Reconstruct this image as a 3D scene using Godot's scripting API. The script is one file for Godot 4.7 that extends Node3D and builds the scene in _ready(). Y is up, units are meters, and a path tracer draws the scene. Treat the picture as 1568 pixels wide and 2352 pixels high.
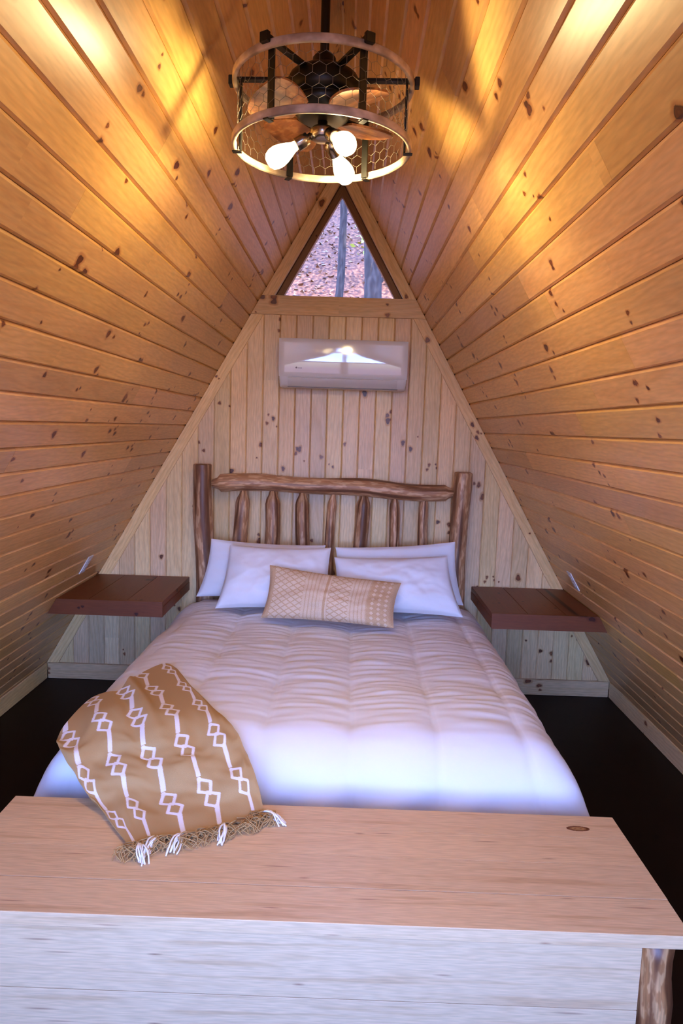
extends Node3D
# An A-frame cabin bedroom: pine board walls, log bed, caged fan light, bench at the foot of the bed.
# Back wall at z = 0, room runs towards +z, floor at y = 0.

const RIDGE := 3.289          # height of the ridge
const LEAN := 0.575           # half width lost per metre of height
const FRONT := 4.8            # inner face of the front wall
const SILL := 0.50           # foot of the glazing in the front wall
const FAN := Vector3(-0.012, 0.0, 2.332)

var rng := RandomNumberGenerator.new()
var M := {}
var cosl := 1.0 / sqrt(1.0 + LEAN * LEAN)
var sinl := LEAN / sqrt(1.0 + LEAN * LEAN)

# ------------------------------------------------------------------ mesh building
class MB:
	var v := PackedVector3Array()
	var n := PackedVector3Array()
	var uv := PackedVector2Array()
	var c := PackedColorArray()
	var idx := PackedInt32Array()
	var tint := Color(1, 1, 1)

	func vert(p: Vector3, nn: Vector3, t: Vector2) -> int:
		v.append(p); n.append(nn); uv.append(t); c.append(tint)
		return v.size() - 1

	# corners counter-clockwise as seen from outside
	func quad(a: Vector3, b: Vector3, cc: Vector3, d: Vector3, ta: Vector2, tb: Vector2, tc: Vector2, td: Vector2) -> void:
		var nn := (b - a).cross(cc - a)
		if nn.length_squared() < 1e-16:
			nn = (cc - a).cross(d - a)
		nn = nn.normalized()
		var i := vert(a, nn, ta)
		vert(b, nn, tb); vert(cc, nn, tc); vert(d, nn, td)
		idx.append_array([i, i + 2, i + 1, i, i + 3, i + 2])

	func tri(a: Vector3, b: Vector3, cc: Vector3, ta: Vector2, tb: Vector2, tc: Vector2) -> void:
		var nn := (b - a).cross(cc - a).normalized()
		var i := vert(a, nn, ta)
		vert(b, nn, tb); vert(cc, nn, tc)
		idx.append_array([i, i + 2, i + 1])

	# smooth grid, point (i, j) at j * nu + i; outside is along (d/di) x (d/dj)
	func grid(P: PackedVector3Array, nu: int, nv: int, T: PackedVector2Array, wrap := false) -> void:
		var base := v.size()
		for j in nv:
			for i in nu:
				var il: int = i - 1 if i > 0 else (nu - 2 if wrap else 0)
				var ir: int = i + 1 if i < nu - 1 else (1 if wrap else nu - 1)
				var jl: int = maxi(j - 1, 0)
				var jr: int = mini(j + 1, nv - 1)
				var du := P[j * nu + ir] - P[j * nu + il]
				var dv := P[jr * nu + i] - P[jl * nu + i]
				var nn := du.cross(dv)
				if nn.length_squared() < 1e-20:
					if j == 0:
						nn = (P[nu + ir] - P[nu + il]).cross(P[nu + i] - P[i])
					elif j == nv - 1:
						nn = (P[(j - 1) * nu + ir] - P[(j - 1) * nu + il]).cross(P[j * nu + i] - P[(j - 1) * nu + i])
				vert(P[j * nu + i], nn.normalized(), T[j * nu + i])
		for j in nv - 1:
			for i in nu - 1:
				var a := base + j * nu + i
				idx.append_array([a, a + nu + 1, a + 1, a, a + nu, a + nu + 1])

	func mesh() -> ArrayMesh:
		var arr := []
		arr.resize(Mesh.ARRAY_MAX)
		arr[Mesh.ARRAY_VERTEX] = v
		arr[Mesh.ARRAY_NORMAL] = n
		arr[Mesh.ARRAY_TEX_UV] = uv
		arr[Mesh.ARRAY_COLOR] = c
		arr[Mesh.ARRAY_INDEX] = idx
		var m := ArrayMesh.new()
		m.add_surface_from_arrays(Mesh.PRIMITIVE_TRIANGLES, arr)
		return m


# prism over a convex counter-clockwise profile in (X, Y), from z0[i] to z1[i] along Z; pv is the texture v of each profile point
func prism(b: MB, prof: PackedVector2Array, O: Vector3, X: Vector3, Y: Vector3, Z: Vector3, z0: Array, z1: Array, pv: Array, u0 := 0.0, us := 0.3125) -> void:
	var k := prof.size()
	for i in k:
		var j := (i + 1) % k
		var a := O + X * prof[i].x + Y * prof[i].y
		var d := O + X * prof[j].x + Y * prof[j].y
		b.quad(a + Z * z0[i], d + Z * z0[j], d + Z * z1[j], a + Z * z1[i], Vector2(u0 + z0[i] * us, pv[i]), Vector2(u0 + z0[j] * us, pv[j]), Vector2(u0 + z1[j] * us, pv[j]), Vector2(u0 + z1[i] * us, pv[i]))
	for i in range(1, k - 1):
		var p0 := O + X * prof[0].x + Y * prof[0].y
		var p1 := O + X * prof[i].x + Y * prof[i].y
		var p2 := O + X * prof[i + 1].x + Y * prof[i + 1].y
		b.tri(p0 + Z * z1[0], p1 + Z * z1[i], p2 + Z * z1[i + 1], Vector2(u0, pv[0]), Vector2(u0 + 0.01, pv[i]), Vector2(u0 + 0.01, pv[i + 1]))
		b.tri(p0 + Z * z0[0], p2 + Z * z0[i + 1], p1 + Z * z0[i], Vector2(u0, pv[0]), Vector2(u0 + 0.01, pv[i + 1]), Vector2(u0 + 0.01, pv[i]))


# box with softened edges; grain axis g, texture: u along the grain, v across
func rbox(b: MB, lo: Vector3, hi: Vector3, bev := 0.004, g := 0, us := 0.3125, vs := 0.3125, u0 := 0.0, v0 := 0.0) -> void:
	bev = minf(bev, 0.45 * minf(hi.x - lo.x, minf(hi.y - lo.y, hi.z - lo.z)))
	var at := {}
	for s in 8:
		var sg := Vector3(-1 if s & 1 == 0 else 1, -1 if s & 2 == 0 else 1, -1 if s & 4 == 0 else 1)
		for a in 3:
			var p := Vector3.ZERO
			var nn := Vector3.ZERO
			for k in 3:
				var e: float = hi[k] if sg[k] > 0 else lo[k]
				p[k] = e if k == a else e - sg[k] * bev
			nn[a] = sg[a]
			var o1 := (a + 1) % 3
			var o2 := (a + 2) % 3
			var ua := g if g != a else o1
			var va := o1 if ua == o2 else o2
			at[s * 3 + a] = b.vert(p, nn, Vector2(u0 + p[ua] * us, v0 + p[va] * vs))
	var put := func(q: Array, out: Vector3) -> void:
		var nn: Vector3 = (b.v[q[1]] - b.v[q[0]]).cross(b.v[q[2]] - b.v[q[0]])
		if nn.dot(out) < 0:
			q.reverse()
		for t in range(1, q.size() - 1):
			b.idx.append_array([q[0], q[t + 1], q[t]])
	for a in 3:
		var o1: int = (a + 1) % 3
		var o2: int = (a + 2) % 3
		for sa in 2:
			var q := []
			for w in [[0, 0], [1, 0], [1, 1], [0, 1]]:
				q.append(at[((sa << a) | (w[0] << o1) | (w[1] << o2)) * 3 + a])
			var out := Vector3.ZERO
			out[a] = 2 * sa - 1
			put.call(q, out)
			for sb in 2:      # edges between face a and face o1
				var e := (sa << a) | (sb << o1)
				var out2 := out
				out2[o1] = 2 * sb - 1
				put.call([at[e * 3 + a], at[(e | (1 << o2)) * 3 + a], at[(e | (1 << o2)) * 3 + o1], at[e * 3 + o1]], out2)
	for s in 8:
		put.call([at[s * 3], at[s * 3 + 1], at[s * 3 + 2]], Vector3(-1 if s & 1 == 0 else 1, -1 if s & 2 == 0 else 1, -1 if s & 4 == 0 else 1))


# sweep of a circle along points with a radius at each, closed at both ends
func tube(b: MB, pts: Array, rad: Array, sides := 8, uscale := 1.0, vscale := 1.0, voff := 0.0, bumps: FastNoiseLite = null, amp := 0.0) -> void:
	var P := PackedVector3Array()
	var T := PackedVector2Array()
	var m := pts.size()
	var nrm := Vector3.ZERO
	var along := 0.0
	var rows := m + 2
	for jj in rows:
		var j := clampi(jj - 1, 0, m - 1)
		var tan: Vector3 = (pts[mini(j + 1, m - 1)] - pts[maxi(j - 1, 0)]).normalized()
		if nrm == Vector3.ZERO:
			nrm = tan.cross(Vector3(0.31, 0.17, 0.93)).normalized()
		nrm = (nrm - tan * nrm.dot(tan)).normalized()
		var bi := tan.cross(nrm)
		if j > 0 and jj <= m:
			along += pts[j].distance_to(pts[j - 1])
		for i in sides + 1:
			var a := TAU * i / sides
			var r: float = rad[j] if jj > 0 and jj < rows - 1 else 0.0
			if bumps and r > 0.0:
				r *= 1.0 + amp * bumps.get_noise_3d(cos(a) * 3.0, sin(a) * 3.0, along * 8.0 + voff * 50.0)
			P.append(pts[j] + (nrm * cos(a) + bi * sin(a)) * r)
			T.append(Vector2(float(i) / sides * uscale + voff * 3.7, voff + along * vscale))
	b.grid(P, sides + 1, rows, T, true)


# profile of (radius, height) going up, turned about the y axis through at
func lathe(b: MB, prof: Array, at: Vector3, segs := 32) -> void:
	var P := PackedVector3Array()
	var T := PackedVector2Array()
	for j in prof.size():
		for i in segs + 1:
			var a := TAU * i / segs
			P.append(at + Vector3(cos(a) * prof[j].x, prof[j].y, -sin(a) * prof[j].x))
			T.append(Vector2(float(i) / segs * 3.0, prof[j].y * 3.0))
	b.grid(P, segs + 1, prof.size(), T, true)


# straight extrusion of a polygon in the xy plane between z0 and z1
func slab_xy(b: MB, poly: PackedVector2Array, z0: float, z1: float, us := 0.3125, v0 := 0.0, grain := Vector2(1, 0)) -> void:
	var area := 0.0
	for i in poly.size():
		area += poly[i].cross(poly[(i + 1) % poly.size()])
	if area < 0:
		poly.reverse()
	var across := Vector2(-grain.y, grain.x)
	var off := poly[0].dot(across)
	var t := func(p: Vector2) -> Vector2: return Vector2(p.dot(grain) * us, v0 + (p.dot(across) - off) * us)
	var tr := Geometry2D.triangulate_polygon(poly)
	for i in range(0, tr.size(), 3):
		var p: Vector2 = poly[tr[i]]
		var q: Vector2 = poly[tr[i + 1]]
		var r: Vector2 = poly[tr[i + 2]]
		if (q - p).cross(r - p) < 0:
			var s := q
			q = r
			r = s
		b.tri(Vector3(p.x, p.y, z1), Vector3(q.x, q.y, z1), Vector3(r.x, r.y, z1), t.call(p), t.call(q), t.call(r))
		b.tri(Vector3(p.x, p.y, z0), Vector3(r.x, r.y, z0), Vector3(q.x, q.y, z0), t.call(p), t.call(r), t.call(q))
	for i in poly.size():
		var p: Vector2 = poly[i]
		var q: Vector2 = poly[(i + 1) % poly.size()]
		b.quad(Vector3(p.x, p.y, z0), Vector3(q.x, q.y, z0), Vector3(q.x, q.y, z1), Vector3(p.x, p.y, z1), t.call(p), t.call(q), t.call(q) + Vector2(0, 0.005), t.call(p) + Vector2(0, 0.005))


# closed sheet of cloth: grid of points with thickness below (against the normal)
func sheet(b: MB, P: PackedVector3Array, nu: int, nv: int, T: PackedVector2Array, thick: float) -> void:
	var first := b.v.size()
	b.grid(P, nu, nv, T)
	var Q := PackedVector3Array()
	var U := PackedVector2Array()
	for j in nv:
		for i in range(nu - 1, -1, -1):
			Q.append(P[j * nu + i] - b.n[first + j * nu + i] * thick)
			U.append(T[j * nu + i])
	b.grid(Q, nu, nv, U)
	var rim := []
	for i in nu: rim.append(i)
	for j in range(1, nv): rim.append(j * nu + nu - 1)
	for i in range(nu - 2, -1, -1): rim.append((nv - 1) * nu + i)
	for j in range(nv - 2, 0, -1): rim.append(j * nu)
	for k in rim.size():
		var i: int = rim[k]
		var j: int = rim[(k + 1) % rim.size()]
		var qi: Vector3 = P[i] - b.n[first + i] * thick
		var qj: Vector3 = P[j] - b.n[first + j] * thick
		b.quad(qi, qj, P[j], P[i], T[i], T[j], T[j], T[i])


# ------------------------------------------------------------------ scene tree
var taken := {}

func numbered(called: String) -> String:
	taken[called] = taken.get(called, -1) + 1
	return called if taken[called] == 0 else "%s_%03d" % [called, taken[called]]


func obj(called: String, b: MB, m: Material, parent: Node = self) -> MeshInstance3D:
	return put_mesh(called, b.mesh(), m, parent)


func put_mesh(called: String, mesh: Mesh, m: Material, parent: Node = self) -> MeshInstance3D:
	var o := MeshInstance3D.new()
	o.name = numbered(called) if parent == self else called
	o.mesh = mesh
	o.material_override = m
	parent.add_child(o, true)
	return o


func thing(called: String, label: String, category: String, at := Vector3.ZERO, group := "") -> Node3D:
	var o := Node3D.new()
	o.name = numbered(called)
	add_child(o, true)
	o.position = at
	tag(o, label, category, group)
	return o


func tag(o: Node, label: String, category: String, group := "", kind := "") -> void:
	if label: o.set_meta("label", label)
	if category: o.set_meta("category", category)
	if group: o.set_meta("group", group)
	if kind: o.set_meta("kind", kind)


func struct(called: String, b: MB, m: Material, label: String, category: String) -> MeshInstance3D:
	var o := put_mesh(called, b.mesh(), m)
	tag(o, label, category, "", "structure")
	return o


func noise(s: int, f: float, kind := FastNoiseLite.TYPE_SIMPLEX_SMOOTH, oct := 3) -> FastNoiseLite:
	var n := FastNoiseLite.new()
	n.seed = s
	n.frequency = f
	n.noise_type = kind
	n.fractal_octaves = oct
	return n


# noise picture drawn small and stretched, as bytes
func streaks(s: int, f: float, w: int, h: int, W: int, H: int) -> PackedByteArray:
	var im := noise(s, f).get_image(w, h)
	im.convert(Image.FORMAT_L8)
	im.resize(W, H, Image.INTERPOLATE_CUBIC)
	return im.get_data()


# ------------------------------------------------------------------ textures
# 32 pine boards, each 3.2 m long and 0.1 m wide, with growth rings and knots
func pine_atlas() -> ImageTexture:
	var W := 1536
	var H := 1536
	var RH := 48
	var fib := streaks(3, 0.22, 192, 1536, W, H)
	var blo := streaks(5, 0.05, 128, 384, W, H)
	var wav := streaks(9, 0.03, 96, 768, W, H)
	var out := PackedByteArray()
	out.resize(W * H * 3)
	var r := RandomNumberGenerator.new()
	r.seed = 11
	var early := Vector3(234, 208, 165)
	var late := Vector3(206, 165, 114)
	for row in 32:
		var cy := r.randf_range(-70.0, 118.0)
		var x0 := r.randf_range(0.0, W)
		var k := r.randf_range(0.55, 0.85)
		var cone := r.randf_range(0.01, 0.05)
		var tone := Vector3(1, 1, 1) * r.randf_range(0.93, 1.05)
		tone.y *= r.randf_range(0.975, 1.01)
		tone.z *= r.randf_range(0.93, 1.04)
		# knots, mostly in whorls
		var knots := []
		var x := r.randf_range(20.0, 260.0)
		while x < W - 30:
			for q in [1, 2, 2, 4][r.randi_range(0, 3)]:
				var rad := r.randf_range(1.6, 4.4) if r.randf() < 0.75 else r.randf_range(4.4, 7.0)
				knots.append([clampf(x + r.randf_range(-26.0, 26.0), 12.0, W - 12.0), r.randf_range(3.0, RH - 3.0), rad, r.randf_range(1.0, 1.7), r.randf_range(-0.5, 0.5), r.randf()])
			x += r.randf_range(220.0, 540.0)
		var warp := PackedFloat32Array()
		warp.resize(W * RH)
		for q in knots:
			var R: float = q[2] * 5.0
			for yy in RH:
				var dy: float = yy - q[1]
				for xx in range(maxi(0, int(q[0] - R)), mini(W, int(q[0] + R))):
					var dx: float = xx - q[0]
					warp[yy * W + xx] += signf(dy) * q[2] * 1.3 * exp(-dx * dx / (6.0 * q[2] * q[2]) - dy * dy / (5.0 * q[2] * q[2]))
		for yy in RH:
			var line := (row * RH + yy) * W
			for xx in W:
				var at := line + xx
				var wv := wav[at] * 0.11
				var d := yy - cy - warp[yy * W + xx] + wv
				var e := cone * (xx - x0)
				var g := 0.5 + 0.5 * sin(sqrt(d * d + e * e) * k)
				g = g * g * 0.30
				var f := 0.90 + 0.0005 * fib[at] + 0.0003 * blo[at]
				var o := at * 3
				out[o] = int(minf(255.0, lerpf(early.x, late.x, g) * f * tone.x))
				out[o + 1] = int(minf(255.0, lerpf(early.y, late.y, g) * f * tone.y))
				out[o + 2] = int(minf(255.0, lerpf(early.z, late.z, g) * f * tone.z))
		for q in knots:
			var R: float = q[2]
			var dark := Vector3(78, 36, 16).lerp(Vector3(124, 70, 36), q[5])
			for yy in range(maxi(0, int(q[1] - R * 1.8)), mini(RH, int(q[1] + R * 1.8) + 1)):
				for xx in range(maxi(0, int(q[0] - R * 2.6)), mini(W, int(q[0] + R * 2.6) + 1)):
					var dx: float = xx - q[0]
					var dy: float = yy - q[1] - dx * q[4] * 0.3
					var a := atan2(dy, dx)
					var d := sqrt(dx * dx / (q[3] * q[3]) + dy * dy) / R * (1.0 + 0.13 * sin(a * 3.0 + q[5] * 9.0))
					if d > 1.75:
						continue
					var o := ((row * RH + yy) * W + xx) * 3
					var here := Vector3(out[o], out[o + 1], out[o + 2])
					var c := here
					if d < 1.0:
						c = dark.lerp(Vector3(168, 108, 62), (0.25 + 0.6 * q[5]) * (0.6 + 0.4 * sin(d * 13.0)) * (1.0 - d * d))
						if d > 0.72:
							c = c.lerp(Vector3(58, 26, 13), 0.7)
						c = c.lerp(here, smoothstep(0.80, 1.0, d) * 0.8)
					else:
						c = here.lerp(here * Vector3(0.82, 0.68, 0.55), 0.85 * (1.75 - d) / 0.75)
					out[o] = int(c.x)
					out[o + 1] = int(c.y)
					out[o + 2] = int(c.z)
	return ImageTexture.create_from_image(Image.create_from_data(W, H, false, Image.FORMAT_RGB8, out))


# pale board stock with long grain, 1.6 m by 0.8 m
func pale_wood() -> ImageTexture:
	var W := 1024
	var H := 512
	var fib := streaks(21, 0.25, 96, 512, W, H)
	var big := streaks(23, 0.035, 64, 512, W, H)
	var wav := streaks(25, 0.02, 48, 256, W, H)
	var out := PackedByteArray()
	out.resize(W * H * 3)
	for y in H:
		for x in W:
			var at := y * W + x
			var g := 0.5 + 0.5 * sin(y * 0.30 + wav[at] * 0.11 + big[at] * 0.05)
			var s := clampf((big[at] - 150.0) / 70.0, 0.0, 1.0)
			var c := Vector3(238, 219, 194).lerp(Vector3(214, 182, 146), g * g * 0.14)
			c = c.lerp(Vector3(186, 146, 110), s * s * 0.30) * (0.93 + 0.00055 * fib[at])
			var o := at * 3
			out[o] = int(minf(255.0, c.x))
			out[o + 1] = int(minf(255.0, c.y))
			out[o + 2] = int(minf(255.0, c.z))
	var r := RandomNumberGenerator.new()
	r.seed = 4
	# short mineral streaks and a few knots
	for q in 24:
		var cx := r.randf_range(20.0, W - 20.0)
		var cy := r.randf_range(6.0, H - 6.0)
		var lx := r.randf_range(8.0, 34.0)
		var knot := q == 0
		var ly := 9.0 if knot else r.randf_range(1.0, 2.4)
		if knot:
			lx = 19.0
			cx = 0.925 * W
			cy = 0.372 * H
		for y in range(maxi(0, int(cy - ly)), mini(H, int(cy + ly) + 1)):
			for x in range(maxi(0, int(cx - lx)), mini(W, int(cx + lx) + 1)):
				var d := Vector2((x - cx) / lx, (y - cy) / ly).length()
				if d < 1.0:
					var o := (y * W + x) * 3
					var f := (0.35 if d > 0.72 else 0.66 + 0.12 * sin(d * 17.0)) if knot else lerpf(0.62, 1.0, d)
					out[o] = int(out[o] * lerpf(f, 1.0, 0.25))
					out[o + 1] = int(out[o + 1] * f)
					out[o + 2] = int(out[o + 2] * f * (0.85 if knot else 1.0))
	return ImageTexture.create_from_image(Image.create_from_data(W, H, false, Image.FORMAT_RGB8, out))


# peeled log with strips of bark left on
func log_tex() -> ImageTexture:
	var W := 256
	var H := 512
	var a := streaks(31, 0.020, 256, 90, W, H)
	var f := streaks(33, 0.16, 256, 64, W, H)
	var p := streaks(35, 0.05, 256, 300, W, H)
	var out := PackedByteArray()
	out.resize(W * H * 3)
	for y in H:
		for x in W:
			var at := y * W + x
			var edge := minf(x, W - 1 - x) / 20.0
			var s: float = a[at] if edge >= 1.0 else lerpf(a[y * W], a[at], edge)
			var bark := 0.9 * smoothstep(118.0, 188.0, s + (f[at] - 128.0) * 0.15)
			var mid := smoothstep(95.0, 150.0, p[at])
			var c := Vector3(216, 186, 152).lerp(Vector3(180, 140, 104), mid)
			c = c.lerp(Vector3(104, 70, 50), bark) * (0.86 + 0.0011 * f[at])
			var o := at * 3
			out[o] = int(minf(255.0, c.x))
			out[o + 1] = int(minf(255.0, c.y))
			out[o + 2] = int(minf(255.0, c.z))
	return ImageTexture.create_from_image(Image.create_from_data(W, H, false, Image.FORMAT_RGB8, out))


func near_seg(p: Vector2, a: Vector2, b: Vector2) -> float:
	return p.distance_to(Geometry2D.get_closest_point_to_segment(p, a, b))


# mustard cloth with five woven chains of white diamonds; one period of 0.24 m down, 0.80 m across
func throw_tex() -> ImageTexture:
	var W := 1024
	var H := 307
	var weave := streaks(41, 0.3, 1024, 307, W, H)
	var im := Image.create(W, H, false, Image.FORMAT_RGB8)
	for y in H:
		for x in W:
			var f := 0.90 + 0.0008 * weave[y * W + x] + (0.025 if (x + y) % 4 < 2 else -0.025)
			im.set_pixel(x, y, Color(0.715 * f, 0.575 * f, 0.37 * f))
	var px := 1024.0 / 0.80
	for k in 5:
		var cx: float = [0.075, 0.265, 0.455, 0.645, 0.835][k] * W
		var segs := []
		for d in 2:
			var c := Vector2(cx + (-0.004 if d == 0 else 0.004) * px, (0.045 + 0.062 * d) * px)
			var hw := 0.033 * px
			var hh := 0.036 * px
			var skew := 0.008 * px
			var q := [c + Vector2(-skew, -hh), c + Vector2(hw, -0.012 * px), c + Vector2(skew, hh), c + Vector2(-hw, 0.012 * px)]
			for i in 4:
				segs.append([q[i], q[(i + 1) % 4], 0.0064 * px])
		segs.append([Vector2(cx + 0.012 * px, 0.140 * px), Vector2(cx - 0.010 * px, 0.251 * px), 0.010 * px])
		segs.append([Vector2(cx - 0.010 * px, 0.251 * px - H), Vector2(cx - 0.012 * px, 0.012 * px), 0.010 * px])
		for y in H:
			for x in range(int(cx - 0.07 * px), int(cx + 0.07 * px)):
				if x < 0 or x >= W: continue
				var p := Vector2(x, y) + Vector2(1, 1) * (weave[y * W + x] - 128.0) * 0.03
				for s in segs:
					if near_seg(p, s[0], s[1]) < s[2]:
						var f := 0.92 + 0.0006 * weave[y * W + x]
						im.set_pixel(x, y, Color(0.93 * f, 0.90 * f, 0.88 * f))
						break
	return ImageTexture.create_from_image(im)


# cream and tan woven print of the long cushion
func lumbar_tex() -> ImageTexture:
	var W := 512
	var H := 256
	var weave := streaks(51, 0.25, 512, 256, W, H)
	var cream := Vector3(0.89, 0.81, 0.71)
	var tan := Vector3(0.76, 0.61, 0.45)
	var im := Image.create(W, H, false, Image.FORMAT_RGB8)
	for y in H:
		for x in W:
			var u := float(x) / W
			var t := 0.0      # share of tan
			var ph := y * TAU / 25.0
			if u < 0.05 or u > 0.955:
				t = 0.75
			elif u < 0.30 or (u > 0.50 and u < 0.66):
				# lattice of diamonds
				var a := sin(x * TAU / 72.0 + ph * 0.42)
				var b := sin(x * TAU / 72.0 - ph * 0.42)
				t = 0.75 if minf(absf(a), absf(b)) < 0.34 else 0.18
			elif u < 0.44 or (u > 0.66 and u < 0.80):
				t = 0.62 if int(x / 5.0) % 3 == 0 else (0.15 if int((y + 3 * x) / 4.0) % 2 == 0 else 0.38)
			elif u < 0.50:
				t = 0.85 if absf(u - 0.475) < 0.01 else 0.2
			else:
				var cxx := fposmod(x * 1.0, 26.0) - 13.0
				var cyy := fposmod(y * 1.0, 26.0) - 13.0
				t = 0.2 if absf(cxx) + absf(cyy) * 0.8 < 8.0 else 0.82
			t += (weave[y * W + x] - 128.0) * 0.0028 + (0.07 if (x + 2 * y) % 5 == 0 else 0.0)
			var c := cream.lerp(tan, clampf(t, 0.0, 1.0))
			im.set_pixel(x, y, Color(c.x, c.y, c.z))
	return ImageTexture.create_from_image(im)


func speckle(s: int, f: float, size: int, ramp: Array) -> ImageTexture:
	var g := Gradient.new()
	g.offsets = PackedFloat32Array(ramp.map(func(q): return q[0]))
	g.colors = PackedColorArray(ramp.map(func(q): return q[1]))
	var n := noise(s, f, FastNoiseLite.TYPE_SIMPLEX, 4)
	var im := n.get_seamless_image(size, size)
	var out := Image.create(size, size, false, Image.FORMAT_RGB8)
	for y in size:
		for x in size:
			out.set_pixel(x, y, g.sample(im.get_pixel(x, y).r))
	return ImageTexture.create_from_image(out)


func mat(color: Color, rough: float, tex: Texture2D = null, metal := 0.0) -> StandardMaterial3D:
	var m := StandardMaterial3D.new()
	m.albedo_color = color
	m.roughness = rough
	m.metallic = metal
	if tex: m.albedo_texture = tex
	m.vertex_color_use_as_albedo = true
	return m


func materials() -> void:
	var pine := pine_atlas()
	M.pine = mat(Color(0.955, 0.84, 0.68), 0.34, pine)
	M.pale_pine = mat(Color(1.0, 0.97, 0.93), 0.36, pine)
	M.trim = mat(Color(1.0, 0.95, 0.87), 0.38, pine)
	M.walnut = mat(Color(0.50, 0.30, 0.18), 0.45, pine)
	M.sash = mat(Color(0.56, 0.44, 0.34), 0.45, pine)
	M.backing = mat(Color(0.33, 0.20, 0.11), 0.8)
	M.floor = mat(Color(0.10, 0.045, 0.03), 0.5, pine)
	M.floor.metallic_specular = 0.3
	M.bench = mat(Color(0.92, 0.84, 0.73), 0.42, pale_wood())
	var lt := log_tex()
	M.log = mat(Color(1.0, 0.95, 0.9), 0.45, lt)
	M.white_cloth = mat(Color(0.90, 0.90, 0.91), 0.9)
	M.pillow = mat(Color(0.91, 0.91, 0.93), 0.85)
	M.mattress = mat(Color(0.85, 0.84, 0.82), 0.9)
	M.throw = mat(Color(0.97, 0.97, 1.0), 0.92, throw_tex())
	M.tan_yarn = mat(Color(0.69, 0.54, 0.34), 0.95)
	M.white_yarn = mat(Color(0.93, 0.91, 0.89), 0.95)
	M.lumbar = mat(Color(1, 1, 1), 0.92, lumbar_tex())
	M.iron = mat(Color(0.09, 0.085, 0.08), 0.38, null, 0.4)
	M.wire = mat(Color(0.46, 0.43, 0.39), 0.40, null, 0.7)
	M.ring = mat(Color(0.74, 0.645, 0.55), 0.55, speckle(71, 0.02, 256, [[0.2, Color(0.72, 0.70, 0.68)], [0.8, Color(1, 1, 1)]]))
	M.blade = mat(Color(0.74, 0.58, 0.42), 0.5, lt)
	M.nickel = mat(Color(0.62, 0.58, 0.52), 0.22, null, 1.0)
	M.bulb = mat(Color(1, 0.97, 0.9), 0.3)
	M.bulb.emission_enabled = true
	M.bulb.emission = Color(1.0, 0.90, 0.70)
	M.bulb.emission_energy_multiplier = 6.0
	M.plastic = mat(Color(0.86, 0.86, 0.86), 0.06)
	M.plastic.clearcoat_enabled = true
	M.plastic.clearcoat = 1.0
	M.plastic.clearcoat_roughness = 0.03
	M.plastic_dull = mat(Color(0.88, 0.88, 0.88), 0.35)
	M.slot = mat(Color(0.16, 0.16, 0.17), 0.5)
	M.mark = mat(Color(0.42, 0.40, 0.44), 0.4)
	M.glass = StandardMaterial3D.new()
	M.glass.albedo_color = Color(1, 1, 1, 0.04)
	M.glass.transparency = BaseMaterial3D.TRANSPARENCY_ALPHA
	M.glass.roughness = 0.02
	M.litter = mat(Color(1, 1, 1), 0.95, speckle(81, 0.06, 512, [[0.15, Color(0.18, 0.085, 0.035)], [0.42, Color(0.37, 0.18, 0.085)], [0.58, Color(0.52, 0.28, 0.14)], [0.8, Color(0.66, 0.43, 0.26)]]))
	M.litter.uv1_triplanar = true
	M.litter.uv1_world_triplanar = true
	M.litter.uv1_scale = Vector3(0.3, 0.3, 0.3)
	M.leaf = mat(Color(1, 1, 1), 0.8)
	M.bark = mat(Color(0.25, 0.21, 0.18), 0.95, speckle(91, 0.03, 256, [[0.2, Color(0.55, 0.53, 0.52)], [0.8, Color(1, 1, 1)]]))
	M.green = mat(Color(0.62, 0.64, 0.22), 0.7)
	M.needles = mat(Color(0.16, 0.22, 0.14), 0.9)
	M.shingle = mat(Color(0.22, 0.20, 0.19), 0.9)


# ------------------------------------------------------------------ scene
func _ready() -> void:
	rng.seed = 7
	cosl = 1.0 / sqrt(1.0 + LEAN * LEAN)
	sinl = LEAN * cosl
	var cam := Camera3D.new()
	cam.name = "camera"
	add_child(cam)
	cam.position = Vector3(0.0905, 1.6818, 4.3836)
	cam.rotation = Vector3(-0.1201, 0.0076, 0.0321)
	cam.fov = rad_to_deg(2.0 * atan(1176.0 / 1600.0))
	cam.near = 0.05
	cam.far = 200.0
	var env := Environment.new()
	env.background_mode = Environment.BG_SKY
	var sky := Sky.new()
	var sm := ProceduralSkyMaterial.new()
	sm.sky_top_color = Color(0.46, 0.62, 1.0)
	sm.sky_horizon_color = Color(0.62, 0.73, 1.0)
	sm.ground_horizon_color = Color(0.42, 0.42, 0.44)
	sm.ground_bottom_color = Color(0.30, 0.29, 0.29)
	sm.sky_energy_multiplier = 1.0
	sky.sky_material = sm
	env.sky = sky
	env.background_energy_multiplier = 34.0
	env.tonemap_mode = Environment.TONE_MAPPER_LINEAR
	env.tonemap_exposure = 0.94
	env.sdfgi_enabled = true
	env.ssao_enabled = true
	env.ssil_enabled = true
	var we := WorldEnvironment.new()
	we.name = "environment"
	we.environment = env
	add_child(we)
	var sun := DirectionalLight3D.new()
	sun.name = "sun"
	add_child(sun)
	sun.look_at_from_position(Vector3(0.75, 0.66, -0.02) * 10.0, Vector3.ZERO, Vector3.UP)
	sun.light_color = Color(1.0, 0.96, 0.90)
	sun.light_energy = 4.0
	sun.light_angular_distance = 0.6
	sun.shadow_enabled = true
	sun.sky_mode = DirectionalLight3D.SKY_MODE_LIGHT_ONLY

	materials()
	build_shell()
	build_front()
	build_outside()
	build_bench()
	build_bed()
	build_bedding()
	build_throw()
	build_shelves()
	build_fan()
	build_air_conditioner()
	build_outlets()


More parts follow.
